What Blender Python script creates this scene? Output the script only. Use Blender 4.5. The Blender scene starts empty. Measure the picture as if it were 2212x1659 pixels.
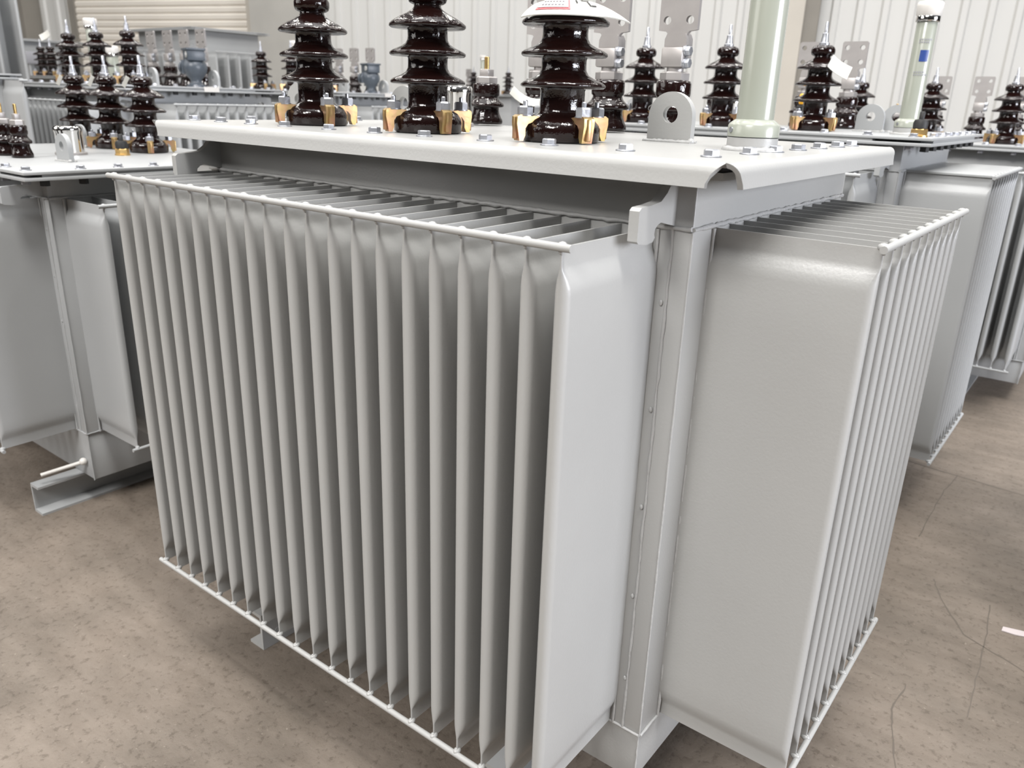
import bpy, bmesh, math, random
from mathutils import Vector, Matrix
random.seed(7)
C = bpy.context.scene.collection
S = bpy.context.scene
PI = math.pi
Z0 = 0.91                       # height of the fin tops of the nearest transformer above the floor

# ------------------------------------------------------------------ camera
cam = bpy.data.cameras.new('camera'); camo = bpy.data.objects.new('camera', cam); C.objects.link(camo)
R_ = Vector((0.7900, 0.6124, 0.0304)); U_ = Vector((-0.2301, 0.2502, 0.9405)); F_ = Vector((-0.5683, 0.7500, -0.3385))
F_.normalize(); R_ = (R_ - F_ * R_.dot(F_)).normalized(); U_ = R_.cross(F_)
camo.matrix_world = Matrix(((R_.x, U_.x, -F_.x, 0.3955), (R_.y, U_.y, -F_.y, -0.8600), (R_.z, U_.z, -F_.z, 0.1389 + Z0), (0, 0, 0, 1)))
cam.sensor_width = 36.0; cam.lens = 1707.35 * 36.0 / 2212.0
cam.clip_start = 0.05; cam.clip_end = 60
cam.dof.use_dof = True; cam.dof.focus_distance = 1.12; cam.dof.aperture_fstop = 7.5
S.camera = camo

# ------------------------------------------------------------------ world, hall lamps and added lights
w = bpy.data.worlds.new('world'); S.world = w; w.use_nodes = True
bg = w.node_tree.nodes['Background']; bg.inputs[1].default_value = 1.0   # dim near the horizon, bright roof lights overhead
_tc = w.node_tree.nodes.new('ShaderNodeTexCoord'); _sx = w.node_tree.nodes.new('ShaderNodeSeparateXYZ'); _rp = w.node_tree.nodes.new('ShaderNodeValToRGB')
w.node_tree.links.new(_tc.outputs['Generated'], _sx.inputs[0]); w.node_tree.links.new(_sx.outputs['Z'], _rp.inputs['Fac']); w.node_tree.links.new(_rp.outputs['Color'], bg.inputs[0])
_mr = w.node_tree.nodes.new('ShaderNodeMapRange'); _mr.interpolation_type = 'SMOOTHSTEP'; _mr.inputs['From Min'].default_value = 0.84; _mr.inputs['From Max'].default_value = 0.95
_mr.inputs['To Min'].default_value = 1.0; _mr.inputs['To Max'].default_value = 3.4
w.node_tree.links.new(_sx.outputs['Z'], _mr.inputs['Value']); w.node_tree.links.new(_mr.outputs['Result'], bg.inputs[1])
_e = _rp.color_ramp.elements; _e[0].position = 0.0; _e[0].color = (0.02, 0.02, 0.021, 1); _e[1].position = 0.95; _e[1].color = (1.0, 1.0, 1.0, 1)
_m = _rp.color_ramp.elements.new(0.25); _m.color = (0.045, 0.046, 0.048, 1)
_m = _rp.color_ramp.elements.new(0.6); _m.color = (0.18, 0.183, 0.19, 1)
_m = _rp.color_ramp.elements.new(0.82); _m.color = (0.5, 0.5, 0.51, 1)
S.view_settings.view_transform = 'Standard'; S.view_settings.look = 'None'
S.view_settings.exposure = 0.0; S.view_settings.gamma = 1.0; S.view_settings.use_curve_mapping = False

def area(x, y, z, sx, sy, power, col=(1, 0.97, 0.92), rx=0, rz=0):
    l = bpy.data.lights.new('area_lamp', 'AREA'); l.shape = 'RECTANGLE'; l.size = sx; l.size_y = sy
    l.energy = power; l.color = col
    o = bpy.data.objects.new('area_lamp', l); C.objects.link(o); o.location = (x, y, z); o.rotation_euler = (rx, 0, rz)
    return o
for i in range(7):
    for j in range(7):
        if i - j < 1.5: area(-9.5 + 2.3 * i, -5.6 + 2.2 * j, 6.2, 0.95, 0.14, 32)
area(-7.0, -5.5, 3.6, 4.5, 3.0, 150, (1, 0.97, 0.94), rx=math.radians(70), rz=math.radians(-54))   # daylight of the gate behind the camera at the left
area(-0.3, -6.4, 6.1, 3.2, 2.4, 720, (1, 0.98, 0.96), rx=math.radians(51), rz=0)      # added light, unseen, high behind the camera, for the front faces
area(1.7, -0.8, 6.2, 1.8, 1.0, 300, (1, 0.98, 0.95))                                   # added lamp nearly overhead, brightens the cover and fin tops
area(7.0, 1.1, 2.1, 3.6, 2.2, 680, (0.90, 0.925, 1.0), rx=math.radians(83), rz=math.radians(96))   # cool daylight from the windows at the right

# ------------------------------------------------------------------ materials
def mat(name, col, rough=0.5, metal=0.0, bump=0.0, bscale=200.0, var=0.0, vscale=3.0, coat=0.0, col2=None, spec=0.5, trans=0.0):
    m = bpy.data.materials.new(name); m.use_nodes = True
    nt = m.node_tree; b = nt.nodes['Principled BSDF']
    b.inputs['Base Color'].default_value = (*col, 1); b.inputs['Roughness'].default_value = rough
    b.inputs['Metallic'].default_value = metal; b.inputs['Coat Weight'].default_value = coat
    b.inputs['Coat Roughness'].default_value = 0.05; b.inputs['Specular IOR Level'].default_value = spec
    b.inputs['Transmission Weight'].default_value = trans
    tc = nt.nodes.new('ShaderNodeTexCoord')
    if var or col2:
        n = nt.nodes.new('ShaderNodeTexNoise'); n.inputs['Scale'].default_value = vscale; n.inputs['Detail'].default_value = 4
        nt.links.new(tc.outputs['Object'], n.inputs['Vector'])
        r = nt.nodes.new('ShaderNodeValToRGB'); nt.links.new(n.outputs['Fac'], r.inputs['Fac'])
        r.color_ramp.elements[0].position = 0.32; r.color_ramp.elements[1].position = 0.68
        c2 = col2 if col2 else tuple(min(1, c * (1 + var)) for c in col)
        c1 = col if col2 else tuple(c * (1 - var) for c in col)
        r.color_ramp.elements[0].color = (*c1, 1); r.color_ramp.elements[1].color = (*c2, 1)
        nt.links.new(r.outputs['Color'], b.inputs['Base Color'])
    if bump:
        n = nt.nodes.new('ShaderNodeTexNoise'); n.inputs['Scale'].default_value = bscale; n.inputs['Detail'].default_value = 3
        nt.links.new(tc.outputs['Object'], n.inputs['Vector'])
        bp = nt.nodes.new('ShaderNodeBump'); bp.inputs['Strength'].default_value = bump; bp.inputs['Distance'].default_value = 0.002
        nt.links.new(n.outputs['Fac'], bp.inputs['Height']); nt.links.new(bp.outputs['Normal'], b.inputs['Normal'])
    return m
M = dict(
    paint=mat('light_grey_paint', (0.33, 0.33, 0.322), 0.34, bump=0.10, bscale=260, var=0.02, vscale=5),
    paint2=mat('blue_grey_paint', (0.32, 0.327, 0.33), 0.36, bump=0.08, bscale=200, var=0.03, vscale=4),
    bead=mat('painted_weld', (0.36, 0.36, 0.355), 0.28, bump=0.5, bscale=160),
    glaze=mat('brown_glaze', (0.0085, 0.0032, 0.0028), 0.10, bump=0.5, bscale=95, spec=0.5),
    zinc=mat('zinc', (0.40, 0.41, 0.44), 0.38, 0.85, bump=0.2, bscale=180, var=0.12, vscale=60),
    tin=mat('tinned_copper', (0.36, 0.34, 0.33), 0.42, 0.55, var=0.06, vscale=25),
    yellow=mat('yellow_zinc', (0.46, 0.23, 0.16), 0.36, 0.85, col2=(0.36, 0.30, 0.10), vscale=30, bump=0.15, bscale=120),
    chrome=mat('chrome', (0.72, 0.71, 0.69), 0.08, 1.0),
    brass=mat('brass', (0.62, 0.42, 0.17), 0.3, 0.9, var=0.2, vscale=40),
    black=mat('black_rubber', (0.012, 0.012, 0.012), 0.6),
    dark=mat('dark_gasket', (0.02, 0.02, 0.02), 0.7),
    tube=mat('pale_green_tube', (0.29, 0.305, 0.26), 0.26, coat=0.3, var=0.03, vscale=9),
    white=mat('white_plastic', (0.62, 0.60, 0.57), 0.4),
    tag=mat('white_tag_paper', (0.47, 0.465, 0.43), 0.45),
    red=mat('red_print', (0.72, 0.12, 0.13), 0.5),
    ink=mat('grey_print', (0.25, 0.25, 0.27), 0.5),
    inkb=mat('black_marker', (0.015, 0.015, 0.015), 0.5),
    stick=mat('sticker_paper', (0.48, 0.43, 0.43), 0.45),
    blue=mat('blue_print', (0.02, 0.05, 0.20), 0.4),
    valve=mat('slate_blue_paint', (0.06, 0.072, 0.088), 0.38, bump=0.15, bscale=90, var=0.08, vscale=20),
    glass=mat('sight_glass', (0.55, 0.55, 0.52), 0.1, coat=0.5),
    orange=mat('orange_cap', (0.80, 0.40, 0.02), 0.4),
    wall=mat('white_sheet_wall', (0.55, 0.55, 0.535), 0.5, var=0.03, vscale=0.7),
    shut=mat('cream_shutter', (0.73, 0.69, 0.625), 0.5, var=0.03, vscale=2),
    frame=mat('beige_frame', (0.47, 0.44, 0.39), 0.6, var=0.04, vscale=2),
    column=mat('grey_column', (0.37, 0.36, 0.335), 0.7, var=0.05, vscale=3),
    colbrown=mat('brown_column', (0.22, 0.205, 0.18), 0.7, var=0.06, vscale=3),  # dark brown for the left column and narrow trim strips
)
def floor_mat():
    m = bpy.data.materials.new('concrete_floor'); m.use_nodes = True; nt = m.node_tree; b = nt.nodes['Principled BSDF']
    N = nt.nodes.new; L = nt.links.new
    tc = N('ShaderNodeTexCoord'); mp = N('ShaderNodeMapping'); L(tc.outputs['Object'], mp.inputs['Vector'])
    mp.inputs['Rotation'].default_value = (0, 0, math.radians(-62)); mp.inputs['Scale'].default_value = (1.0, 4.2, 1)
    def noise(vec, s, d=5, ro=0.55):
        n = N('ShaderNodeTexNoise'); n.inputs['Scale'].default_value = s; n.inputs['Detail'].default_value = d
        n.inputs['Roughness'].default_value = ro; L(vec, n.inputs['Vector']); return n
    def ramp(src, p0, c0, p1, c1):
        r = N('ShaderNodeValToRGB'); L(src, r.inputs['Fac']); e = r.color_ramp.elements
        e[0].position = p0; e[0].color = (*c0, 1); e[1].position = p1; e[1].color = (*c1, 1); return r
    def mix(t, fac, a, b_):
        x = N('ShaderNodeMixRGB'); x.blend_type = t
        if isinstance(fac, float): x.inputs[0].default_value = fac
        else: L(fac, x.inputs[0])
        L(a, x.inputs[1]); L(b_, x.inputs[2]); return x
    big = noise(tc.outputs['Object'], 2.3, 7, 0.62); base = ramp(big.outputs['Fac'], 0.35, (0.115, 0.095, 0.076), 0.66, (0.208, 0.172, 0.140))
    st = noise(mp.outputs['Vector'], 7, 6, 0.6); str_ = ramp(st.outputs['Fac'], 0.35, (0.80, 0.78, 0.76), 0.62, (1, 1, 1))
    c = mix('MULTIPLY', 0.75, base.outputs['Color'], str_.outputs['Color'])
    sp = noise(tc.outputs['Object'], 70, 4, 0.7); spr = ramp(sp.outputs['Fac'], 0.36, (0.55, 0.52, 0.49), 0.46, (1, 1, 1))
    c = mix('MULTIPLY', 0.7, c.outputs[0], spr.outputs['Color'])
    sl = noise(tc.outputs['Object'], 120, 3, 0.6); slr = ramp(sl.outputs['Fac'], 0.66, (0, 0, 0), 0.74, (0.10, 0.09, 0.075))
    c = mix('ADD', 0.8, c.outputs[0], slr.outputs['Color'])
    L(c.outputs[0], b.inputs['Base Color']); b.inputs['Roughness'].default_value = 0.62
    bp = N('ShaderNodeBump'); bp.inputs['Strength'].default_value = 0.35; bp.inputs['Distance'].default_value = 0.004
    L(sp.outputs['Fac'], bp.inputs['Height']); L(bp.outputs['Normal'], b.inputs['Normal'])
    return m
M['floor'] = floor_mat()

# ------------------------------------------------------------------ mesh helpers
class MB:
    def __init__(s): s.v = []; s.f = []
    def add(s, vs, fs):
        n = len(s.v); s.v += [tuple(v) for v in vs]; s.f += [tuple(i + n for i in f) for f in fs]; return s
    def box(s, x0, x1, y0, y1, z0, z1, ch=0.0):
        if ch <= 0:
            v = [(x, y, z) for z in (z0, z1) for y in (y0, y1) for x in (x0, x1)]
            return s.add(v, [(0, 2, 3, 1), (4, 5, 7, 6), (0, 1, 5, 4), (2, 6, 7, 3), (0, 4, 6, 2), (1, 3, 7, 5)])
        bm = bmesh.new(); bmesh.ops.create_cube(bm, size=1)
        for q in bm.verts: q.co = Vector(((x0 + x1) / 2 + q.co.x * (x1 - x0), (y0 + y1) / 2 + q.co.y * (y1 - y0), (z0 + z1) / 2 + q.co.z * (z1 - z0)))
        bmesh.ops.bevel(bm, geom=bm.edges[:], offset=ch, segments=2, affect='EDGES', profile=0.5)
        return s.bm(bm)
    def bm(s, bm):
        bm.verts.index_update(); vs = [v.co.copy() for v in bm.verts]; fs = [[q.index for q in f.verts] for f in bm.faces]; bm.free(); return s.add(vs, fs)
    def lathe(s, prof, n=32, c=(0, 0, 0)):
        vs = []; fs = []
        for r, z in prof:
            for k in range(n):
                a = 2 * PI * k / n; vs.append((c[0] + r * math.cos(a), c[1] + r * math.sin(a), c[2] + z))
        for i in range(len(prof) - 1):
            for k in range(n):
                k2 = (k + 1) % n; fs.append((i * n + k, i * n + k2, (i + 1) * n + k2, (i + 1) * n + k))
        fs.append(tuple(range(n))[::-1]); fs.append(tuple((len(prof) - 1) * n + k for k in range(n)))
        return s.add(vs, fs)
    def tube(s, pts, r, n=8, cap=True):
        pts = [Vector(p) for p in pts]; vs = []; fs = []
        up = Vector((0, 0, 1))
        for i, p in enumerate(pts):
            d = (pts[min(i + 1, len(pts) - 1)] - pts[max(i - 1, 0)]).normalized()
            a = d.cross(up if abs(d.z) < 0.9 else Vector((1, 0, 0))).normalized(); b = d.cross(a)
            rr = r[i] if isinstance(r, (list, tuple)) else r
            for k in range(n):
                t = 2 * PI * k / n; vs.append(p + a * rr * math.cos(t) + b * rr * math.sin(t))
        for i in range(len(pts) - 1):
            for k in range(n):
                k2 = (k + 1) % n; fs.append((i * n + k, (i + 1) * n + k, (i + 1) * n + k2, i * n + k2))
        if cap: fs.append(tuple(range(n))); fs.append(tuple((len(pts) - 1) * n + k for k in range(n))[::-1])
        return s.add(vs, fs)
    def ball(s, c, r, sx=1, sy=1, sz=1):
        bm = bmesh.new(); bmesh.ops.create_icosphere(bm, subdivisions=2, radius=r)
        for v in bm.verts: v.co = Vector((c[0] + v.co.x * sx, c[1] + v.co.y * sy, c[2] + v.co.z * sz))
        return s.bm(bm)
    def hexa(s, c, r, h, rot=0.0, ax='z'):
        vs = []
        for z, rr in ((0, r), (h * 0.82, r), (h, r * 0.86)):
            for k in range(6):
                a = rot + PI * k / 3
                p = (rr * math.cos(a), rr * math.sin(a), z)
                if ax == 'x': p = (p[2], p[0], p[1])
                vs.append((c[0] + p[0], c[1] + p[1], c[2] + p[2]))
        fs = [tuple(range(6))[::-1], (12, 13, 14, 15, 16, 17)]
        for i in range(2):
            for k in range(6): k2 = (k + 1) % 6; fs.append((i * 6 + k, i * 6 + k2, i * 6 + 6 + k2, i * 6 + 6 + k))
        return s.add(vs, fs)
    def plate(s, outer, holes, th, axis='y', at=0.0, bev=0.0):
        """flat plate with holes: outline in 2-D, thickness along axis, centred at 'at'"""
        bm = bmesh.new()
        def P(u, v):
            return {'y': (u, at - th / 2, v), 'x': (at - th / 2, u, v), 'z': (u, v, at - th / 2)}[axis]
        es = []
        for loop in [outer] + holes:
            vs = [bm.verts.new(P(*q)) for q in loop]
            es += [bm.edges.new((vs[i], vs[(i + 1) % len(vs)])) for i in range(len(vs))]
        bmesh.ops.triangle_fill(bm, use_beauty=True, edges=es)
        bmesh.ops.recalc_face_normals(bm, faces=bm.faces[:])
        g = bmesh.ops.extrude_face_region(bm, geom=bm.faces[:])
        d = {'y': Vector((0, th, 0)), 'x': Vector((th, 0, 0)), 'z': Vector((0, 0, th))}[axis]
        for e in g['geom']:
            if isinstance(e, bmesh.types.BMVert): e.co += d
        bmesh.ops.recalc_face_normals(bm, faces=bm.faces[:])
        return s.bm(bm)
    def mesh(s, name, m, ang=35):
        me = bpy.data.meshes.new(name); me.from_pydata(s.v, [], s.f); me.validate(); me.materials.append(m)
        bm = bmesh.new(); bm.from_mesh(me); bmesh.ops.recalc_face_normals(bm, faces=bm.faces[:]); bm.to_mesh(me); bm.free()
        me.polygons.foreach_set('use_smooth', [True] * len(me.polygons)); me.set_sharp_from_angle(angle=math.radians(ang)); me.update()
        return me
def circ(cx, cy, r, n=20, a0=0.0, a1=2 * PI, closed=True):
    m = n if closed else n - 1
    return [(cx + r * math.cos(a0 + (a1 - a0) * k / m), cy + r * math.sin(a0 + (a1 - a0) * k / m)) for k in range(n)]
def put(name, me, parent=None, loc=(0, 0, 0), rz=0.0, sc=None, label=None):
    o = bpy.data.objects.new(name, me); C.objects.link(o); o.parent = parent; o.location = loc; o.rotation_euler = (0, 0, rz)
    if sc: o.scale = sc
    if label: o['label'] = label
    return o
CACHE = {}
def cached(key, fn):
    if key not in CACHE: CACHE[key] = fn()
    return CACHE[key]
def tag(o, label, cat, group=None):
    o['label'] = label; o['category'] = cat
    if group: o['group'] = group
    return o
def thing(name, label, cat, loc, rz=0.0, group=None):
    o = bpy.data.objects.new(name, None); C.objects.link(o); o.location = loc; o.rotation_euler = (0, 0, rz); o.empty_display_size = 0.1
    return tag(o, label, cat, group)
def struct(name, mb, m, ang=35):
    o = put(name, mb.mesh(name, m, ang)); o['kind'] = 'structure'; return o

# ------------------------------------------------------------------ cooling fin: two pressed sheets, flat seams at top and bottom, rounded outer edge
def fin_mesh(D, H, t, mt):
    def make():
        mb = MB(); n = 7
        seam = 0.022
        lv = [(0, .0014), (-seam * 0.9, .0014), (-seam - .002, t * .11), (-seam - .006, t * .20), (-seam - .014, t * .36), (-seam - .020, t * .455), (-seam - .028, t * .5)]
        zs = lv + [(-H * f, t * .5) for f in (0.15, 0.4, 0.65, 0.88)] + [(-H - z, h) for z, h in lv[::-1]]
        for z, h in zs:
            pass
        rows = []
        for z, h in zs:
            row = [(h, 0.0), (h, D * 0.5), (h, D - max(h, .002))]
            hh = max(h, .002)
            for k in range(1, n): a = PI * k / n; row.append((h * math.cos(a), D - hh + hh * math.sin(a)))
            row += [(-h, D - hh), (-h, D * 0.5), (-h, 0.0)]
            rows.append([(x, -y, z) for x, y in row])
        m = len(rows[0]); vs = [p for r in rows for p in r]; fs = []
        for i in range(len(rows) - 1):
            for k in range(m - 1): fs.append((i * m + k, i * m + k + 1, (i + 1) * m + k + 1, (i + 1) * m + k))
            fs.append((i * m + m - 1, i * m, (i + 1) * m, (i + 1) * m + m - 1))
        fs.append(tuple(range(m))); fs.append(tuple((len(rows) - 1) * m + k for k in range(m)))
        mb.add(vs, fs)
        return mb.mesh('cooling_fin', mt, 50)
    return cached(('fin', round(D, 3), round(H, 3), t, mt.name), make)
def rod_mesh(n, pitch, mt, e=0.014, r=0.0044, top=True):
    def make():
        mb = MB(); mb.tube([(-e, 0, 0), ((n - 1) * pitch + e, 0, 0)], r, 12)
        for i in range(n):
            mb.ball((i * pitch, 0.0035, 0.001 if top else 0.0035), r * 1.15, 1.0, 1.35, 0.95)
            mb.ball((i * pitch, 0.0015, -0.0045 if top else 0.006), r * 0.6, 0.9, 0.9, 1.2)
        return mb.mesh('fin_rod', mt, 60)
    return cached(('rod', n, pitch, mt.name, top, e), make)
def pack(root, n, pitch, x0, y0, rz, D, H, zt, mt, t=0.019, plate=False):
    """row of fins starting at (x0,y0); rz turns the row: 0 = facing -Y and running +X"""
    fm = fin_mesh(D - 0.002, H - 0.003, t, mt)
    ex = Vector((math.cos(rz), math.sin(rz), 0)); out = Vector((math.sin(rz), -math.cos(rz), 0))
    for i in range(n):
        p = Vector((x0, y0, zt)) + ex * (i * pitch); put('cooling_fin', fm, root, p, rz)
    for top in (True, False):
        p = Vector((x0, y0, zt if top else zt - H)) + out * D
        put('fin_rod', rod_mesh(n, pitch, mt, top=top), root, p, rz)
    if plate:
        w_ = (n - 1) * pitch
        put('top_plate', cached(('tp', n, pitch, D, mt.name), lambda: MB().box(-0.006, w_ + 0.006, -D + 0.006, 0.0, -0.002, 0.004, 0.001).mesh('top_plate', mt)), root, (x0, y0, zt + 0.001), rz)

# ------------------------------------------------------------------ porcelain bushings and their fittings
HVP = [(.030, 0), (.055, 0), (.0575, .003), (.058, .018), (.0565, .024), (.050, .031), (.040, .036), (.0345, .040), (.033, .046), (.033, .072),
       (.034, .0745), (.060, .0755), (.0625, .0775), (.0625, .0805), (.058, .084), (.046, .089), (.037, .094), (.0335, .100), (.0328, .106), (.0328, .115),
       (.034, .1175), (.0605, .1185), (.063, .1205), (.063, .1235), (.058, .127), (.046, .132), (.037, .137), (.0335, .143), (.0328, .149), (.0328, .157),
       (.034, .1595), (.0605, .1605), (.063, .1625), (.063, .1655), (.058, .170), (.046, .177), (.034, .1825), (.026, .1875), (.0225, .191), (.022, .1950),
       (.026, .1962), (.0300, .1985), (.0322, .204), (.0322, .2115), (.029, .218), (.022, .2225), (.010, .223)]
def hv_mesh(): return cached('hv', lambda: MB().lathe([(r, z) for r, z in HVP], 48).mesh('high_voltage_bushing', M['glaze'], 60))
def stud_mesh(): return cached('stud', lambda: MB().lathe([(.014, 0), (.014, .006), (.011, .008), (.010, .016), (.0085, .024), (.0085, .030), (.0045, .033), (.0045, .058), (.003, .060)], 14).mesh('terminal_stud', M['zinc'], 40))
def clamp_mesh():
    def make():
        # profile in radial u and height z, arm over the shoulder, leg down to the cover
        pr = [(-.021, .0345), (-.0195, .0415), (-.004, .0440), (.012, .0445), (.0165, .041), (.0170, .030), (.0125, .001), (.0065, .001), (.0030, .010), (.0030, .022), (-.0015, .0295), (-.010, .0325)]
        mb = MB(); mb.plate(pr, [], 0.017, 'y')
        mb.box(.0095, .0190, -.0035, .0035, .004, .041, .0015)
        mb.v = [(a, b, c * .84) for a, b, c in mb.v]
        return mb.mesh('clamp', M['yellow'], 40)
    return cached('clamp', make)
def cbolt_mesh():
    def make():
        mb = MB(); mb.lathe([(.0125, .0355), (.0125, .0372)], 18); mb.hexa((0, 0, .0372), .0118, .0125, 0.3); mb.lathe([(.0035, .049), (.0035, .056), (.0025, .0575)], 10)
        return mb.mesh('clamp_bolt', M['zinc'], 30)
    return cached('cbolt', make)
def hv(root, x, y, z, rot=math.radians(22), stud=True, label=None, sz=.94):
    b = put('high_voltage_bushing', hv_mesh(), root, (x, y, z), 0, (.93, .93, sz), label)
    if stud: put('terminal_stud', stud_mesh(), b, (0, 0, .2225))
    for k in range(4):
        a = rot + PI / 4 + PI / 2 * k; p = (.0615 * math.cos(a), .0615 * math.sin(a), 0)
        put('clamp', clamp_mesh(), b, p, a); put('clamp_bolt', cbolt_mesh(), b, p, a)
    put('gasket', cached('hvg', lambda: MB().lathe([(.0, -.001), (.052, -.001), (.052, .001), (0.0, .001)], 28).mesh('gasket', M['dark'])), b)
    return b
LVP = [(.020, 0), (.0400, 0), (.0415, .003), (.0415, .010), (.038, .017), (.0335, .028), (.032, .036), (.0325, .042), (.043, .044), (.0445, .047), (.0435, .052), (.037, .057),
       (.0325, .062), (.0300, .067), (.0295, .070), (.0325, .073), (.0330, .078), (.0330, .096), (.0310, .101), (.022, .103), (.01, .103)]
def lv_mesh(): return cached('lv', lambda: MB().lathe(LVP, 40).mesh('low_voltage_bushing', M['glaze'], 60))
def flag_mesh():
    def make():
        mb = MB()
        o = [(-.018, .036), (.018, .036), (.020, .046), (.024, .050), (.039, .052), (.039, .130), (.035, .134), (-.035, .134), (-.039, .130), (-.039, .052), (-.024, .050), (-.020, .046)]
        mb.plate(o, [circ(sx * .023, z, .0078, 16) for sx in (-1, 1) for z in (.070, .115)], .0085, 'y', 0)
        mb.plate([(-.0225, .022), (.0225, .022), (.0225, .036), (.018, .046), (-.018, .046), (-.0225, .036)], [], .026, 'y', 0.004)
        return mb.mesh('terminal_plate', M['tin'], 35)
    return cached('flag', make)
def tclamp_mesh():
    def make():
        mb = MB(); mb.box(-.022, .022, -.021, .021, -.014, .023, .004)
        return mb.mesh('terminal_clamp', M['tin'], 35)
    return cached('tcl', make)
def lv(root, x, y, z, flag=True, rz=0.0, sc=None):
    b = put('low_voltage_bushing', lv_mesh(), root, (x, y, z), rz, sc or ((.95, .95, .90) if flag else (.86, .86, .80)))
    put('hex_nut', cached('lvn', lambda: MB().hexa((0, 0, 0), .0275, .016, .4).mesh('hex_nut', M['tin'], 30)), b, (0, 0, .1025))
    if flag:
        put('threaded_neck', cached('lvt', lambda: MB().lathe([(.016, 0), (.016, .014)], 20).mesh('threaded_neck', M['tin'])), b, (0, 0, .117))
        put('terminal_clamp', tclamp_mesh(), b, (0, 0, .140)); put('terminal_plate', flag_mesh(), b, (0, 0, .142))
        for zz in (-.002, .020):
            put('clamp_screw', cached('lvs', lambda: MB().tube([(-.006, 0, 0), (0, 0, 0)], .0105, 14).hexa((0, 0, 0), .0095, .007, 0, 'x').mesh('clamp_screw', M['zinc'])), b, (.026, -.008, .136 + zz))
    else:
        put('terminal_clamp', cached('lvc2', lambda: MB().box(-.014, .014, -.012, .012, 0, .020, .003).mesh('terminal_clamp', M['tin'])), b, (0, 0, .117))
        put('terminal_stud', cached('lvst', lambda: MB().lathe([(.0062, 0), (.0062, .030), (.005, .031)], 14).mesh('terminal_stud', M['brass'])), b, (0, 0, .136))
    return b
def lug(root, x, y, z, rz=0.0, mt=None, s=1.0):
    mt = mt or M['paint']
    def make():
        mb = MB(); r = .0365
        o = [(-r, 0), (r, 0)] + circ(0, .036, r, 17, 0, PI, False)
        mb.plate(o, [circ(0, .040, .0125, 20)], .0125, 'y')
        return mb.mesh('lifting_lug', mt, 40)
    l = put('lifting_lug', cached(('lug', mt.name), make), root, (x, y, z), rz, (s, s, s))
    def bead():
        mb = MB(); pts = [(-.040 + .08 * k / 22, -.0085 + random.uniform(-.001, .001), .0008) for k in range(23)]
        mb.tube(pts, [random.uniform(.0026, .0042) for _ in pts], 7); pts = [(p[0], -p[1], p[2]) for p in pts]; mb.tube(pts, .003, 7); mb.ball((.038, -.006, .002), .0055)
        return mb.mesh('weld_seam', M['bead'], 60)
    put('weld_seam', cached('lugbead', bead), l)
    return l
def bolt_mesh():
    def make():
        mb = MB(); mb.lathe([(.0115, 0), (.0120, .0008), (.0115, .0018)], 18); mb.hexa((0, 0, .0018), .0092, .0068, 0)
        return mb.mesh('cover_bolt', M['zinc'], 30)
    return cached('bolt', make)
def bolt(root, x, y, z): put('cover_bolt', bolt_mesh(), root, (x, y, z), random.uniform(0, PI))
def nut(root, x, y, z, m): put('flange_nut', cached(('nut', m), lambda: MB().hexa((0, 0, 0), .010, .013).mesh('flange_nut', M[m], 30)), root, (x, y, z))
def filler(root, x, y, z, h=0.30, top=False, rz=0.0):
    def base():
        mb = MB(); mb.lathe([(.0325, 0), (.0325, .0165), (.031, .0170)], 40); return mb.mesh('filler_tube', M['paint'], 40)
    t = put('filler_tube', cached('fb', base), root, (x, y, z), rz)
    def bead():
        mb = MB(); pts = [(.0345 * math.cos(a * PI / 18), .0345 * math.sin(a * PI / 18), .001) for a in range(37)]
        mb.tube(pts, [random.uniform(.0038, .006) for _ in pts], 8); return mb.mesh('weld_seam', M['bead'], 60)
    put('weld_seam', cached('fbb', bead), t)
    put('seal_ring', cached('fs', lambda: MB().lathe([(.0322, 0), (.0322, .0012)], 36).mesh('seal_ring', M['dark'])), t, (0, 0, .0165))
    def col():
        mb = MB(); mb.lathe([(.0330, 0), (.0330, .0135), (.0315, .0160), (.0265, .0200), (.0240, .0215)], 44); return mb.mesh('collar', M['tube'], 40)
    c = put('collar', cached('fc', col), t, (0, 0, .0177))
    put('tube_body', cached(('ft', h), lambda: MB().lathe([(.0238, 0), (.0234, h - .036), (.0225, h - .034)], 44).mesh('tube_body', M['tube'], 40)), t, (0, 0, .036))
    put('collar_screw', cached('fcs', lambda: MB().tube([(0, 0, 0), (0, -.002, 0)], .0035, 12).mesh('collar_screw', M['zinc'])), t, (-.019, -.0265, .026), -.6)
    if top:
        put('clamp_ring', cached('fr', lambda: MB().lathe([(.027, 0), (.0275, .001), (.0275, .012), (.027, .013)], 40).mesh('clamp_ring', M['chrome'])), t, (0, 0, h))
        put('tube_cap', cached('fcap', lambda: MB().lathe([(.026, 0), (.0285, .004), (.030, .022), (.0295, .030), (.026, .033), (.01, .0335)], 40).mesh('tube_cap', M['white'], 50)), t, (0, 0, h + .012), label='white plastic cap')
    return t
def gauge(root, x, y, z, sc=None):
    g = put('pressure_vent', cached('gb', lambda: MB().lathe([(.031, 0), (.031, .006), (.029, .0075)], 32).mesh('pressure_vent', M['tin'])), root, (x, y, z), 0, sc)
    put('chrome_cap', cached('gc', lambda: MB().lathe([(.0265, 0), (.0270, .050), (.0285, .056), (.0285, .064), (.026, .068), (.012, .0695)], 40).mesh('chrome_cap', M['chrome'], 50)), g, (0, 0, .0072))
    return g
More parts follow.
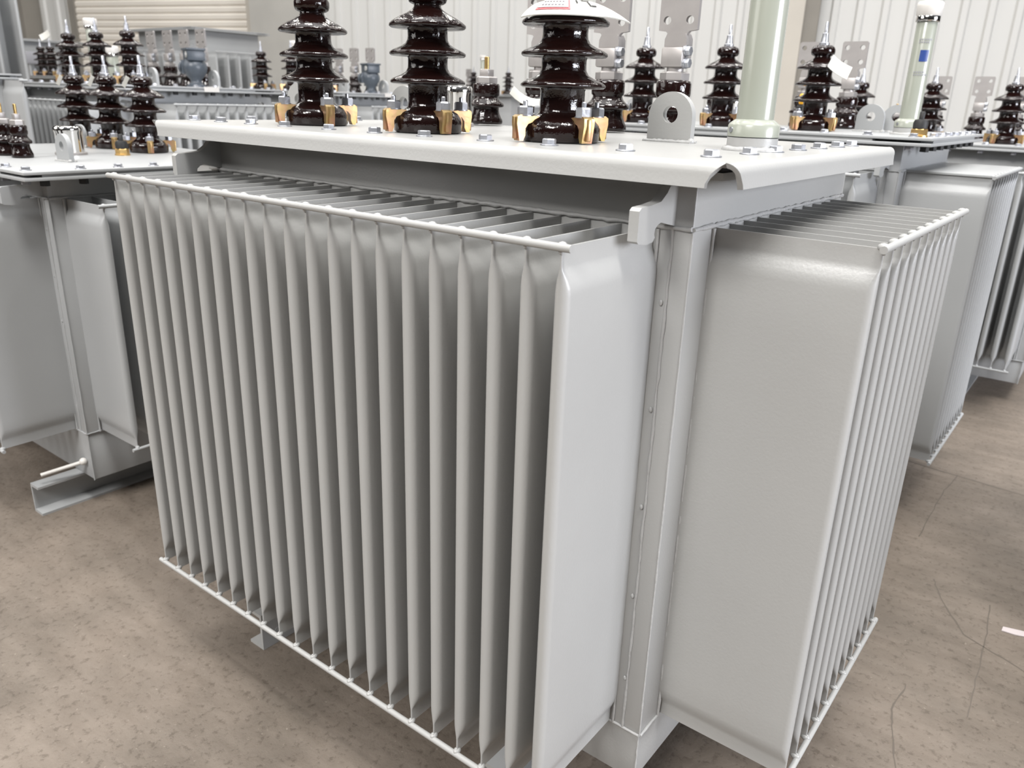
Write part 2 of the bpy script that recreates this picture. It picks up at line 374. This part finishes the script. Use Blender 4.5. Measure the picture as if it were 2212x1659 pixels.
def valve(root, x, y, z, rz=0.0, s=1.0):
    g = put('oil_valve', cached('vb', lambda: MB().lathe([(.045, 0), (.045, .009), (.034, .012), (.026, .022), (.026, .034), (.040, .050), (.054, .070), (.058, .088), (.055, .106), (.046, .120), (.040, .126)], 36).mesh('oil_valve', M['valve'], 55)), root, (x, y, z), rz, (s, s, s), 'slate blue cast body')
    put('valve_head', cached('vh', lambda: MB().box(-.056, .056, -.040, .040, .120, .168, .004).box(-.062, .062, -.045, .045, .166, .176, .002).mesh('valve_head', M['valve'])), g)
    def ribs():
        mb = MB(); mb.box(-.0025, .0025, -.0615, 0, .060, .122, .001); return mb.mesh('valve_rib', M['valve'])
    put('valve_rib', cached('vr', ribs), g)
    def port():
        mb = MB(); mb.tube([(-.02, -.01, .088), (-.060, -.040, .088)], .025, 24); mb.tube([(-.056, -.037, .088), (-.066, -.0445, .088)], .030, 24); return mb.mesh('valve_port', M['valve'], 40)
    put('valve_port', cached('vp', port), g)
    put('port_mouth_dark', cached('vm', lambda: MB().tube([(-.064, -.043, .088), (-.067, -.0452, .088)], .020, 24).mesh('port_mouth_dark', M['black'])), g)  # black disc paints the shade inside the open port
    put('sight_glass', cached('vs', lambda: MB().tube([(.026, -.038, .146), (.026, -.0445, .146)], .014, 20).mesh('sight_glass', M['glass'])), g)
    put('glass_center', cached('vs2', lambda: MB().tube([(.026, -.044, .146), (.026, -.046, .146)], .006, 14).mesh('glass_center', M['ink'])), g)
    return g
def plug(root, x, y, z):
    g = put('drain_plug', cached('pg', lambda: MB().lathe([(.020, 0), (.020, .004), (.018, .005)], 24).hexa((0, 0, .005), .018, .014, .2).mesh('drain_plug', M['brass'], 30)), root, (x, y, z))
    put('plug_cap', cached('pgc', lambda: MB().lathe([(.016, 0), (.0165, .012), (.014, .019), (.006, .021), (.006, .036), (.004, .038)], 20).mesh('plug_cap', M['black'], 50)), g, (0, 0, .019))
    return g

# ------------------------------------------------------------------ one transformer
def hook_mesh(mt):
    def make():
        o = [(.004, .052), (-.020, .052), (-.026, .045), (-.040, .036), (-.062, .0335), (-.084, .0325), (-.0885, .029), (-.0885, -.004), (-.086, -.0065), (-.066, -.0095), (-.052, -.008), (-.0480, -.0035),
             (-.0500, .001), (-.0490, .006), (-.0430, .0105), (-.036, .0125), (.004, .004)]
        return MB().plate(o, [], .0125, 'x').mesh('transport_hook', mt, 30)
    return cached(('hook', mt.name), make)
def skid_mesh(y0, y1, h, mt):
    def make():
        o = [(0, 0), (-.043, 0), (-.043, .006), (-.006, .008), (-.006, h - .008), (-.043, h - .006), (-.043, h), (0, h)]
        mb = MB(); bm = bmesh.new()
        vs = [bm.verts.new((u, y0, v)) for u, v in o]; f = bm.faces.new(vs)
        g = bmesh.ops.extrude_face_region(bm, geom=[f])
        for e in g['geom']:
            if isinstance(e, bmesh.types.BMVert): e.co.y = y1
        mb.bm(bm)
        for yy in (y0 + .035,): mb.tube([(-.002, yy, h * .35), (.0006, yy, h * .35)], .007, 14)
        return mb.mesh('base_channel', mt, 30)
    return cached(('skid', y0, y1, h, mt.name), make)
def wobble(p0, p1, r, n=40, j=.0006):
    p0 = Vector(p0); p1 = Vector(p1)
    return [p0.lerp(p1, k / n) + Vector((random.uniform(-j, j), random.uniform(-j, j), random.uniform(-j, j))) for k in range(n + 1)], [r * random.uniform(.75, 1.3) for _ in range(n + 1)]
def transformer(label, ox, oy, L=.975, Dp=.575, zt=0.0, H=.739, D=.1975, neck=.058, front=(21, .045, -.951), right=(11, .0455, .0617),
                left=None, back=None, style='flat', mt=None, rplate=False, lplate=False, base=.09, over=.072, hooks=True, bolts=True, detail=True, group=None):
    mt = mt or M['paint2']
    T = thing('transformer', label, 'transformer', (ox, oy, 0), 0, group)
    ztop = Z0 + zt; zb = ztop - H; zl = zb - base; zc = ztop + neck + (.027 if style == 'bent' else .0)
    ztank = (zc - .012) if style == 'bent' else zc - .020
    # tank: side walls, slightly inset bottom section
    mb = MB(); mb.box(-L, 0, 0, Dp, zb, ztank, .002); mb.box(-L + .003, -.003, .003, Dp - .003, zl, zb, .002)
    put('tank', mb.mesh('tank', mt), T)
    if detail:
        mb = MB()
        def bead(a, b, r, n=40, j=.0006):
            p, rr = wobble(a, b, r, n, j); mb.tube(p, rr, 7)
        bead((-.0275, -.0005, zb), (-.0250, -.0005, ztop + .004), .0020, 60)
        bead((.0005, -.0005, zb), (.0005, -.0005, ztop), .0014, 40, .0002)
        bead((-L, -.001, ztop + .003), (0, -.001, ztop + .003), .0030, 120)
        bead((.001, 0, ztop + .003), (.001, Dp, ztop + .003), .0030, 80)
        bead((-L, -.001, zb + .001), (0, -.001, zb + .001), .0024, 90)
        bead((.001, 0, zb + .001), (.001, Dp, zb + .001), .0022, 60)
        bead((-.0015, .0015, zl), (-.0015, .0015, zb), .0016, 20, .0002)
        if right: bead((.0015, right[2] - .007, zb), (.0015, right[2] - .007, ztop), .0026, 50, .0003)
        if front: bead((front[2] + (front[0] - 1) * front[1] + .007, -.0015, zb), (front[2] + (front[0] - 1) * front[1] + .007, -.0015, ztop), .0022, 50, .0003)
        for k in range(5): mb.ball((-.031 + random.uniform(-.001, .001), -.001, zb + H * (.12 + .19 * k)), .0028, 1, .6, 1.5)
        put('weld_seam', mb.mesh('weld_seam', M['bead'] if style == 'bent' else mt, 60), T)
    # skids
    if zl > 0.03:
        for xx, sx in ((-L / 2 - .2825, 1), (-L / 2 + .2825, -1)):
            put('base_channel', skid_mesh(-.113, Dp + .113, zl, mt), T, (xx, 0, 0), 0, (sx, 1, 1))
    if front: pack(T, front[0], front[1], front[2], 0, 0, D, H, ztop, mt)
    if right: pack(T, right[0], right[1], 0, right[2], PI / 2, D, H, ztop, mt, plate=rplate)
    if left: pack(T, left[0], left[1], -L, left[2], -PI / 2, D, H, ztop, mt, plate=lplate)
    if back: pack(T, back[0], back[1], back[2], Dp, PI, D, H, ztop, mt)
    # cover
    c = over
    if style == 'bent':
        mb = MB(); r = .013; th = .006; x0, x1, y0, y1 = -L - c, c, -c, Dp + .012
        a, b = .031, .020
        pl = [(x0 + r + .006, y0 + r), (x1 - r - .004, y0 + r), (x1 - r, y0 + r + .003), (x1 - r, y1 - r), (x0 + r, y1 - r), (x0 + r, y0 + r + .006)]
        mb.plate(pl, [], th, 'z', zc - th / 2)
        prof = [(r, 0)] + [(r - r * math.sin(t * PI / 16), -r + r * math.cos(t * PI / 16)) for t in range(1, 9)] + [(-.0015, -.022), (-.0022, -.0265)]
        inn = [(r, -th)] + [(r - (r - th) * math.sin(t * PI / 16), -r + (r - th) * math.cos(t * PI / 16)) for t in range(1, 9)] + [(th - .001, -.022), (th - .002, -.0272)]
        loop = prof + inn[::-1]
        def flange(p0, p1, nrm, flare0, flare1):
            p0 = Vector(p0); p1 = Vector(p1); nrm = Vector(nrm); m = len(loop)
            d = (p1 - p0).normalized(); rows = []
            for t, k in ((0, 0), (.012, 0), (None, None), (-.012, 1), (0, 1)):
                if t is None: continue
                base_ = p1 if k else p0
                rows.append([base_ + d * t + nrm * (-u) + Vector((0, 0, zc + v)) - (d * (1 if not k else -1) * (.0175 * (1 - min(1, -v / .022)) ** 1.6)) for u, v in loop])
            vs = [q for rr in rows for q in rr]; fs = []
            for i in range(len(rows) - 1):
                for k in range(m): k2 = (k + 1) % m; fs.append((i * m + k, i * m + k2, (i + 1) * m + k2, (i + 1) * m + k))
            fs.append(tuple(range(m))); fs.append(tuple((len(rows) - 1) * m + k for k in range(m)))
            mb.add(vs, fs)
        flange((x0 + a, y0, 0), (x1 - a, y0, 0), (0, -1, 0), 1, 1)
        flange((x1, y0 + b, 0), (x1, y1 - b, 0), (1, 0, 0), 1, 1)
        flange((x0, y0 + b, 0), (x0, y1 - b, 0), (-1, 0, 0), 1, 1)
        flange((x0 + a, y1, 0), (x1 - a, y1, 0), (0, 1, 0), 1, 1)
        cv = put('cover', mb.mesh('cover', M['paint'], 40), T, label='pale grey cover plate with bent-down edges')
        mb = MB()
        for (xa, xb, ya, yb) in ((-L - .05, .05, -.05, 0.0), (-L - .05, .05, Dp, Dp + .02), (0.0, .05, 0, Dp), (-L - .05, -L, 0, Dp)): mb.box(xa, xb, ya, yb, zc - .020, zc - .012)
        put('tank_flange', mb.mesh('tank_flange', mt), T)
        mb = MB(); mb.box(-L - .05, .048, -.048, Dp + .02, zc - .012, zc - .006); put('gasket', mb.mesh('gasket', M['dark']), T)
        for k in range(10): nut(T, -.93 + k * .104, -.022, zc - .0295, 'ink')
    else:
        x0, x1, y0, y1 = -L - c, c, -c, Dp + c
        put('cover', MB().box(x0, x1, y0, y1, zc - .007, zc, .0012).mesh('cover', mt), T)
        mb = MB(); i = .004
        g = .13
        for (xa, xb, ya, yb) in ((x0 + g * .2, x1 - g, y0 + i, y0 + .05), (x1 - .05, x1 - i, y0 + g * .3, y1 - g), (x0 + g, x1 - g * .3, y1 - .05, y1 - i), (x0 + i, x0 + .05, y0 + g, y1 - g * .3)): mb.box(xa, xb, ya, yb, zc - .0125, zc - .007)
        put('gasket', mb.mesh('gasket', mt), T)
        put('tank_flange', MB().box(x0, x1, y0, y1, zc - .020, zc - .0125, .0012).mesh('tank_flange', mt), T)
        put('dark_gap_fill', MB().box(x0 + .03, x1 - .03, y0 + .03, y1 - .03, zc - .0125, zc - .007).mesh('dark_gap_fill', M['dark']), T)  # dark fill puts the shade into the open corner gaps
        if detail:
            for k in range(int((y1 - y0) / .085)): nut(T, x1 - .022, y0 + .05 + k * .085, zc - .033, 'dark')
            for k in range(int((x1 - x0) / .105)): nut(T, x1 - .05 - k * .105, y0 + .022, zc - .030, 'ink')
    if bolts:
        if style == 'bent': fx = [-1.020, -.935, -.845, -.752, -.640, -.535, -.432, -.318, -.212, -.100, .010]; yf = .004; rx_ = .014; ry = [.105, .190, .278, .368, .455, .53]
        else:
            nb = int((x1 - x0 - .06) / .105) + 1; fx = [x0 + .045 + k * (x1 - x0 - .09) / (nb - 1) for k in range(nb)]; yf = y0 + .024; rx_ = x1 - .024
            nb = int((y1 - y0 - .06) / .09) + 1; ry = [y0 + .045 + k * (y1 - y0 - .09) / (nb - 1) for k in range(1, nb)]
        for x in fx: bolt(T, x, yf, zc)
        for y in ry: bolt(T, rx_, y, zc)
        if style == 'bent':
            for y in (.11, .2, .29, .38, .47): bolt(T, -L - .02, y, zc)
            for x in (-.9, -.8): bolt(T, x, Dp - .03, zc)
    if hooks:
        for x, y, s in ((-.030, 0, 1), (-L + .030, 0, 1), (-.030, Dp, -1), (-L + .030, Dp, -1)):
            put('transport_hook', hook_mesh(mt), T, (x, y, ztop), 0, (1, s, 1))
    return T, zc

# main unit ------------------------------------------------------------------------------------------
T0, zc = transformer('large pale grey finned transformer nearest the camera, filling the middle of the picture', 0, 0,
                     front=(21, .045, -.951), right=(11, .0455, .0617), left=(11, .0455, .5167), style='bent', mt=M['paint'], lplate=True)
HVX = (-.795, -.515, -.258)
for i, x in enumerate(HVX): hv(T0, x, (.108, .100, .096)[i], zc + .001, math.radians((24, 22, 20)[i]), sz=(.94, .94, .92)[i])
for x, fl in ((-.745, False), (-.603, True), (-.445, True), (-.308, True)): lv(T0, x, .522, zc + .003, fl)
lug(T0, -.188, .290, zc, 0, M['paint'])
lug(T0, -.955, .200, zc, 0, M['paint']); lug(T0, -.765, .300, zc, 0, M['paint'])
filler(T0, -.020, .195, zc, .34, True)
gauge(T0, -.712, .395, zc)

# same model behind it at the right -------------------------------------------------------------------
T5, z5 = transformer('grey transformer carrying the green tube with a blue square, right behind the nearest one', -.072, 1.29, right=(11, .0455, .0617), neck=.085, front=(21, .045, -.951),
                     rplate=True, style='flat')
for x in (-.777, -.520, -.259): hv(T5, x, .10, z5 + .001, math.radians(22))
for x, fl in ((-.73, False), (-.59, True), (-.43, True), (-.30, True)): lv(T5, x, .52, z5 + .001, fl)
lug(T5, -.160, .28, z5, 0, M['paint2']); lug(T5, -.105, .33, z5, 0, M['paint2']); lug(T5, -.90, .28, z5, 0, M['paint2'])
f5 = filler(T5, -.030, .135, z5, .262, True)
def decal(parent, R, za, zb_, a0, a1, m, name):
    mb = MB(); n = 6; vs = []
    for z in (za, zb_):
        for k in range(n + 1):
            a = a0 + (a1 - a0) * k / n
            for rr in (R, R + .0006): vs.append((rr * math.cos(a), rr * math.sin(a), z))
    fs = []; m2 = (n + 1) * 2
    for k in range(n):
        i = 2 * k; fs += [(i + 1, i + 3, m2 + i + 3, m2 + i + 1), (i, m2 + i, m2 + i + 2, i + 2), (i, i + 2, i + 3, i + 1), (m2 + i, m2 + i + 1, m2 + i + 3, m2 + i + 2)]
    fs += [(0, 1, m2 + 1, m2), (2 * n, m2 + 2 * n, m2 + 2 * n + 1, 2 * n + 1)]
    mb.add(vs, fs); return put(name, mb.mesh(name, m), parent)
aa = math.radians(-62)
decal(f5, .0238, .172, .198, aa - .42, aa + .42, M['blue'], 'blue_square_mark')
for zz, n in ((.214, 5), (.220, 6), (.140, 7), (.146, 5)):
    for k in range(n): decal(f5, .0237, zz, zz + .0035, aa - .7 + k * .22, aa - .7 + k * .22 + .13, M['ink'], 'printed_line')
plug(T5, .030, -.015, z5)
gauge(T5, -.62, .40, z5)
b_ = put('oil_thermometer', MB().lathe([(.012, 0), (.012, .022), (.016, .024), (.016, .048), (.012, .050), (.012, .060), (.009, .062), (.009, .066)], 20).mesh('oil_thermometer', M['black'], 40), T5, (-.330, .20, z5))
put('orange_cap', MB().lathe([(.006, 0), (.0075, .004), (.0075, .024), (.004, .028)], 14).mesh('orange_cap', M['orange'], 50), b_, (0, 0, .066), label='orange plastic cap')

# unit at the back right -------------------------------------------------------------------------------
T6, z6 = transformer('grey transformer cropped by the right edge, behind the blue-square tube', .205, 2.60, zt=-.045, H=.694, neck=.083, front=(4, .045, -.175), right=None, style='flat', base=.09)
for x in (-.790, -.520, -.250): hv(T6, x, .12, z6 + .001, math.radians(22))
for x, fl in ((-.73, False), (-.57, True), (-.41, True), (-.27, True)): lv(T6, x, .50, z6 + .001, fl)
filler(T6, -.03, .42, z6, .2, True)

# near left unit, turned round ---------------------------------------------------------------------------
T1, z1 = transformer('grey transformer left of the nearest one, with short bushings and chrome cap in front', -1.579, -.043, L=.78, Dp=.56, zt=-.111, H=.588, D=.178, neck=.070,
                     front=(13, .0455, -.600), right=(8, .06, .040), style='flat', base=.13)
for i, x in enumerate((-.365, -.570, -.775)): hv(T1, x, .455, z1 + .001, math.radians(20))
for x in (-.325, -.415, -.505): lv(T1, x, .090, z1 + .001, False, 0, (.62, .62, .78))
lug(T1, -.165, .125, z1, 0, M['paint2'], .92); lug(T1, -.665, .40, z1, 0, M['paint2'], .92)
gauge(T1, -.375, .235, z1, (1.3, 1.3, 1.0)); plug(T1, -.290, .335, z1)
put('earth_rod', MB().tube([(.006, .04, 0), (-.02, -.055, -.012)], .005, 10).ball((.008, .04, .002), .010).mesh('earth_rod', M['white'], 50), T1, (-.045, -.045, Z0 - .786))

# taller pair at the back left ------------------------------------------------------------------------------
def tall(label, ox, oy, hx):
    T, z = transformer(label, ox, oy, zt=.080, H=.819, neck=.068, front=(21, .045, -.975), right=(11, .0455, .0617), style='flat')
    for x in hx: hv(T, x, .11, z + .001, math.radians(22))
    for x in (-.72, -.57, -.43, -.29): lv(T, x, .50, z + .001, True)
    lug(T, -.150, .17, z, 0, M['paint2']); lug(T, -.120, .44, z, 0, M['paint2'])
    valve(T, -.150, .37, z, math.radians(-20), .90)
    put('rating_plate', MB().box(-.035, .035, -.001, .001, -.010, .010).mesh('rating_plate', M['white']), T, (.0735, .30, z - .008), PI / 2)
    return T, z
T2, z2 = tall('tall grey transformer with slate blue valve in front of the roller shutter', -2.85, .87, (-.725, -.470, -.205))
filler(T2, -.77, .24, z2, .240, True)
filler(T2, -.595, .235, z2, .120, True)
T4, z4 = tall('distant grey transformer with slate blue valve seen between the first two front bushings', -3.05, 2.09, (-.800, -.520, -.240))
filler(T4, -.72, .30, z4, .235, True)

# far left row -----------------------------------------------------------------------------------------------
T3, z3 = transformer('grey transformer side at the left edge, seen only as a plain fin panel', -2.985, .37, L=.7, Dp=.12, zt=.150, H=.88, D=.170, neck=.022, front=None, right=(1, .0455, .080), style='flat', bolts=False, hooks=False, detail=False, over=.02)
T7, z7 = transformer('very tall grey transformer with dark vertical gaps in the upper left corner', -4.90, .81, L=.8, Dp=.48, zt=.660, H=1.35, D=.20, neck=.06, front=None, right=(4, .12, .080), style='flat', bolts=False, hooks=False, detail=False)
T8, z8 = transformer('far grey transformer with two tiny bushings below the dark shelf at upper left', -5.90, 2.00, zt=.118, H=.857, neck=.082, front=None, right=None, style='flat', bolts=False, detail=False)
for x in (-.655, -.495, -.28): hv(T8, x, .14, z8 + .001)
T9, z9 = transformer('big pale transformer with high cover in front of the shutter, behind the blue valve', -6.12, 3.20, L=.9, Dp=.62, zt=.44, H=1.13, neck=.185, front=(8, .10, -.80), right=(5, .11, .060), style='flat', bolts=False, detail=False)
T10, z10 = transformer('far grey transformer with dark vent patch in front of the brown column', -8.60, 2.72, L=.9, Dp=.65, zt=.43, H=1.12, neck=.125, front=None, right=(4, .13, .10), style='flat', bolts=False, detail=False)
put('vent_grille', MB().box(-.16, .16, -.006, .006, -.055, .055, .003).mesh('vent_grille', M['ink']), T10, (.205, .12, Z0 + .38), PI / 2)
T11, z11 = transformer('far grey transformer whose small bushings show above the white centre gap', -4.70, 5.70, zt=.10, H=.839, neck=.085, front=None, right=None, style='flat', bolts=False, detail=False, hooks=False)
for x in (-.66, -.45, -.20): hv(T11, x, .20, z11 + .001)
for x in (-.9, -.05): lv(T11, x, .4, z11, True)
filler(T11, -.47, .12, z11, .32, True)

T12, z12 = transformer('grey transformer standing just beyond the right edge, shading the floor there', 1.30, .84, L=.62, Dp=.575, zt=0, neck=.085, front=(13, .045, -.58), right=None, left=(11, .0455, .5167), style='flat', detail=False)
# ------------------------------------------------------------------ paper tags
def shed_tag(name, label, loc, a_mid, a_half, r0, r1, zr0, zr1, droop, sticker=True, wrap=0.0):
    T = None
    mb = MB(); n, m = 18, 7; vs = []
    def pt(s_, t_, off):
        a = a_mid + (s_ - .5) * 2 * a_half; r = r0 + (r1 - r0) * t_; z = zr0 + (zr1 - zr0) * t_ + .018 * t_ * (1 - t_)
        edge = abs(s_ - .5) * 2
        z += off - droop * max(0, edge - .55) ** 1.5 * (1.0 if s_ > .5 else .35); r += off * .6 + (.020 * max(0, s_ - .72) / .28 * t_)
        return (r * math.cos(a), r * math.sin(a), z)
    for off in (0.0, .0012):
        for i in range(n + 1):
            for j in range(m + 1): vs.append(pt(i / n, j / m, off + .0042))
    q = (n + 1) * (m + 1); fs = []
    for i in range(n):
        for j in range(m):
            a = i * (m + 1) + j; fs.append((a, a + 1, a + m + 2, a + m + 1)); fs.append((q + a, q + a + m + 1, q + a + m + 2, q + a + 1))
    for i in range(n):
        a = i * (m + 1); fs.append((a, a + m + 1, q + a + m + 1, q + a)); a += m; fs.append((a, q + a, q + a + m + 1, a + m + 1))
    for j in range(m):
        fs.append((j, q + j, q + j + 1, j + 1)); a = n * (m + 1) + j; fs.append((a, a + 1, q + a + 1, q + a))
    mb.add(vs, fs); T = put(name, mb.mesh(name, M['tag'], 70), None, loc); tag(T, label, 'tag')
    def patch(nm, s0, s1, t0, t1, off, m_):
        pb = MB(); k = 6; v2 = []
        for o2 in (off, off + .0003):
            for i in range(k + 1):
                for j in range(3): v2.append(pt(s0 + (s1 - s0) * i / k, t0 + (t1 - t0) * j / 2,   .0054 + o2))
        qq = (k + 1) * 3; ff = []
        for i in range(k):
            for j in range(2):
                a = i * 3 + j; ff.append((a, a + 1, a + 4, a + 3)); ff.append((qq + a, qq + a + 3, qq + a + 4, qq + a + 1))
        pb.add(v2, ff); return put(nm, pb.mesh(nm, m_, 70), T)
    if sticker:
        patch('sticker_border', .16, .47, .28, .84, .0003, M['red'])
        patch('sticker_paper', .175, .455, .34, .78, .0008, M['stick'])
        for t_ in (.44, .62):
            for k in range(7): patch('printed_mark', .205 + k * .032, .205 + k * .032 + .018, t_, t_ + .06, .0012, M['ink'])
        patch('marker_stroke', .535, .550, .30, .52, .0005, M['inkb']); patch('marker_stroke', .60, .70, .30, .34, .0005, M['inkb']); patch('marker_stroke', .665, .680, .36, .66, .0005, M['inkb']); patch('marker_stroke', .685, .735, .60, .66, .0005, M['inkb'])
    return T
ca = math.atan2(-.86 - .096, .3955 + .258)
shed_tag('inspection_tag', 'white tag with red-framed sticker draped over the third front bushing', (HVX[2], .096, zc + .001), ca + .15, 1.28, .031, .0625, .1705, .1505, .012)
def flap(label, loc, w_, h_, rz, tilt, group=None, bend=.3, m_='tag'):
    mb = MB(); n = 6; vs = []
    for o in (0, .001):
        for i in range(n + 1):
            for j in (0, 1):
                s_ = i / n - .5; vs.append((s_ * w_, o - bend * s_ * s_ * w_, j * h_ - h_ / 2))
    q = (n + 1) * 2; fs = []
    for i in range(n):
        a = 2 * i; fs += [(a, a + 1, a + 3, a + 2), (q + a, q + a + 2, q + a + 3, q + a + 1), (a, a + 2, q + a + 2, q + a), (a + 1, q + a + 1, q + a + 3, a + 3)]
    fs += [(0, q, q + 1, 1), (2 * n, 2 * n + 1, q + 2 * n + 1, q + 2 * n)]
    mb.add(vs, fs); o = put('paper_tag', mb.mesh('paper_tag', M[m_], 70), None, loc); o.rotation_euler = (tilt[0], tilt[1], rz)
    return tag(o, label, 'tag', group)
flap('small white tag hanging on the bushing just right of the big green tube', (-.072 - .259 + .058, 1.29 + .062, z5 + .155), .060, .038, math.radians(35), (-.5, .5))
flap('tiny white tag on the leftmost bushing in front of the corrugated wall', (-2.85 - .835, .87 + .06, z2 + .200), .050, .030, math.radians(35), (-.3, -.5))
flap('white oval paper slip stuck beside the left clamp of the third front bushing', (-.345, .135, zc + .052), .055, .020, math.radians(25), (-1.0, .25), bend=.8)
flap('small white slip on the far bushing just left of the capped green tube', (.205 - .79 - .050, 2.60 + .07, z6 + .185), .045, .022, math.radians(30), (-.8, .3))
for i, x in enumerate((-.365, -.570, -.775)):
    flap(('white strip tag under the cap of the left unit bushing nearest its chrome vent', 'white strip tag under the cap of the left unit middle bushing', 'white strip tag under the cap of the left unit farthest bushing')[(0, 1, 2)[i]],
         (-1.579 + x - .036, -.043 + .455 - .028, z1 + .194), .012, .034, math.radians(38), (.2, .6), bend=.1)

# ------------------------------------------------------------------ hall: floor, walls, shutter, columns
mb = MB(); mb.box(-19, 8, -5, 14, -.05, 0); struct('floor', mb, M['floor'])
th = math.radians(-163.135 + 180)       # wall direction, left to right
wd = Vector((math.cos(th), math.sin(th), 0)); wn = Vector((wd.y, -wd.x, 0))  # normal towards the camera
P0 = Vector((-5.81, 7.14, 0))
def W(u, d, z): p = P0 + wd * u + wn * d; return (p.x, p.y, z)
def wallpanel(name, u0, u1, z0, z1, m, ribs=None, slats=None, d0=0.0, thick=.05):
    mb = MB()
    if ribs:
        pts = []; u = u0
        while u < u1 - .001:
            pts += [(u, 0), (min(u + ribs * .62, u1), 0), (min(u + ribs * .70, u1), .028), (min(u + ribs * .92, u1), .028)]; u += ribs
        pts.append((u1, 0)); vs = [W(a, d0 + b, z) for z in (z0, z1) for a, b in pts]; n = len(pts)
        vs += [W(a, d0 - thick, z) for z in (z0, z1) for a in (u0, u1)]
        fs = [(k, k + 1, n + k + 1, n + k) for k in range(n - 1)]; fs += [(2 * n, 2 * n + 2, 2 * n + 3, 2 * n + 1), (0, n, 2 * n + 2, 2 * n), (n - 1, 2 * n + 1, 2 * n + 3, 2 * n - 1)]
        mb.add(vs, fs)
    elif slats:
        z = z0
        prof = []
        while z < z1: prof += [(z, 0), (z + slats * .18, .022), (z + slats * .72, .026), (z + slats * .9, .010)]; z += slats
        n = len(prof); vs = [W(u0, d0 + d, zz) for zz, d in prof] + [W(u1, d0 + d, zz) for zz, d in prof]
        mb.add(vs, [(k, n + k, n + k + 1, k + 1) for k in range(n - 1)])
        mb.add([W(u, d0 - .03, zz) for zz in (z0, z1) for u in (u0, u1)], [(0, 1, 3, 2)])
    else:
        vs = [W(u, d, z) for z in (z0, z1) for d in (d0, d0 - thick) for u in (u0, u1)]
        mb.add(vs, [(0, 2, 3, 1), (4, 5, 7, 6), (0, 1, 5, 4), (2, 6, 7, 3), (0, 4, 6, 2), (1, 3, 7, 5)])
    return struct(name, mb, m, 25)
HW = 5.2
wallpanel('wall_back', -3.50, 8.5, 0, HW, M['wall'], ribs=.235)
wallpanel('wall_left', -12.0, -6.92, 0, HW, M['wall'], ribs=.26)
wallpanel('wall_above_shutter', -6.92, -3.50, 4.2, HW, M['wall'], ribs=.235)
wallpanel('door_1', -6.80, -3.60, 0, 4.25, M['shut'], slats=.088, d0=-.06)
wallpanel('trim_1', -6.92, -6.80, 0, 4.3, M['colbrown'], d0=-.01)
wallpanel('trim_2', -3.74, -3.48, 0, 4.3, M['frame'], d0=.06)
wallpanel('trim_3', -3.50, -2.58, 0, HW, M['column'], d0=.30, thick=.35)
wallpanel('trim_4', 2.93, 3.22, 0, HW, M['frame'], d0=.30, thick=.35)
wallpanel('trim_5', 3.22, 3.36, 0, HW, M['colbrown'], d0=.26, thick=.30)
wallpanel('trim_6', -8.35, -7.45, 0, HW, M['colbrown'], d0=.30, thick=.35)

# expansion cracks in the concrete at the lower right, as shallow dark fillets
def crack(name, pts, wdt, label):
    mb = MB(); rr = []; P = []
    for (a, b), (c, d) in zip(pts[:-1], pts[1:]):
        for k in range(6): t = k / 6; P.append((a + (c - a) * t + random.uniform(-.002, .002), b + (d - b) * t + random.uniform(-.002, .002)))
    P.append(pts[-1]); vs = []
    for i, (x, y) in enumerate(P):
        x2, y2 = P[min(i + 1, len(P) - 1)]; x1, y1 = P[max(0, i - 1)]; dd = math.hypot(x2 - x1, y2 - y1) + 1e-9
        nx, ny = -(y2 - y1) / dd, (x2 - x1) / dd; w_ = wdt * random.uniform(.5, 1.2)
        vs += [(x + nx * w_, y + ny * w_, .0004), (x - nx * w_, y - ny * w_, .0004)]
    mb.add(vs, [(2 * i, 2 * i + 1, 2 * i + 3, 2 * i + 2) for i in range(len(P) - 1)])
    o = put(name, mb.mesh(name, M['crackm'])); o['kind'] = 'structure'; return o
M['crackm'] = mat('crack_filler', (0.105, 0.088, 0.072), 0.8)
crack('floor_joint', [(.50, .775), (.44, .816), (.32, .869), (.252, .987), (.225, 1.06)], .0018, '')
crack('floor_joint', [(.350, 1.03), (.361, .884), (.366, .72), (.372, .597)], .0014, '')
crack('floor_joint', [(-.40, 1.80), (.081, 1.743), (.339, 1.723), (.80, 1.70)], .003, '')
crack('floor_joint', [(.262, .62), (.255, .53), (.275, .46), (.2975, .384)], .0016, '')
crack('floor_joint', [(.152, 1.252), (.150, 1.42), (.150, 1.60), (.16, 1.74)], .0016, '')
mb = MB(); mb.plate([(-.035, -.008), (-.01, -.012), (.05, -.006), (.052, .008), (.01, .010), (-.03, .009)], [], .002, 'z', .0015)
o = put('plastic_scrap', mb.mesh('plastic_scrap', M['stick']), None, (.415, .952, 0), .25); tag(o, 'small white scrap of plastic on the concrete at the right edge', 'litter')
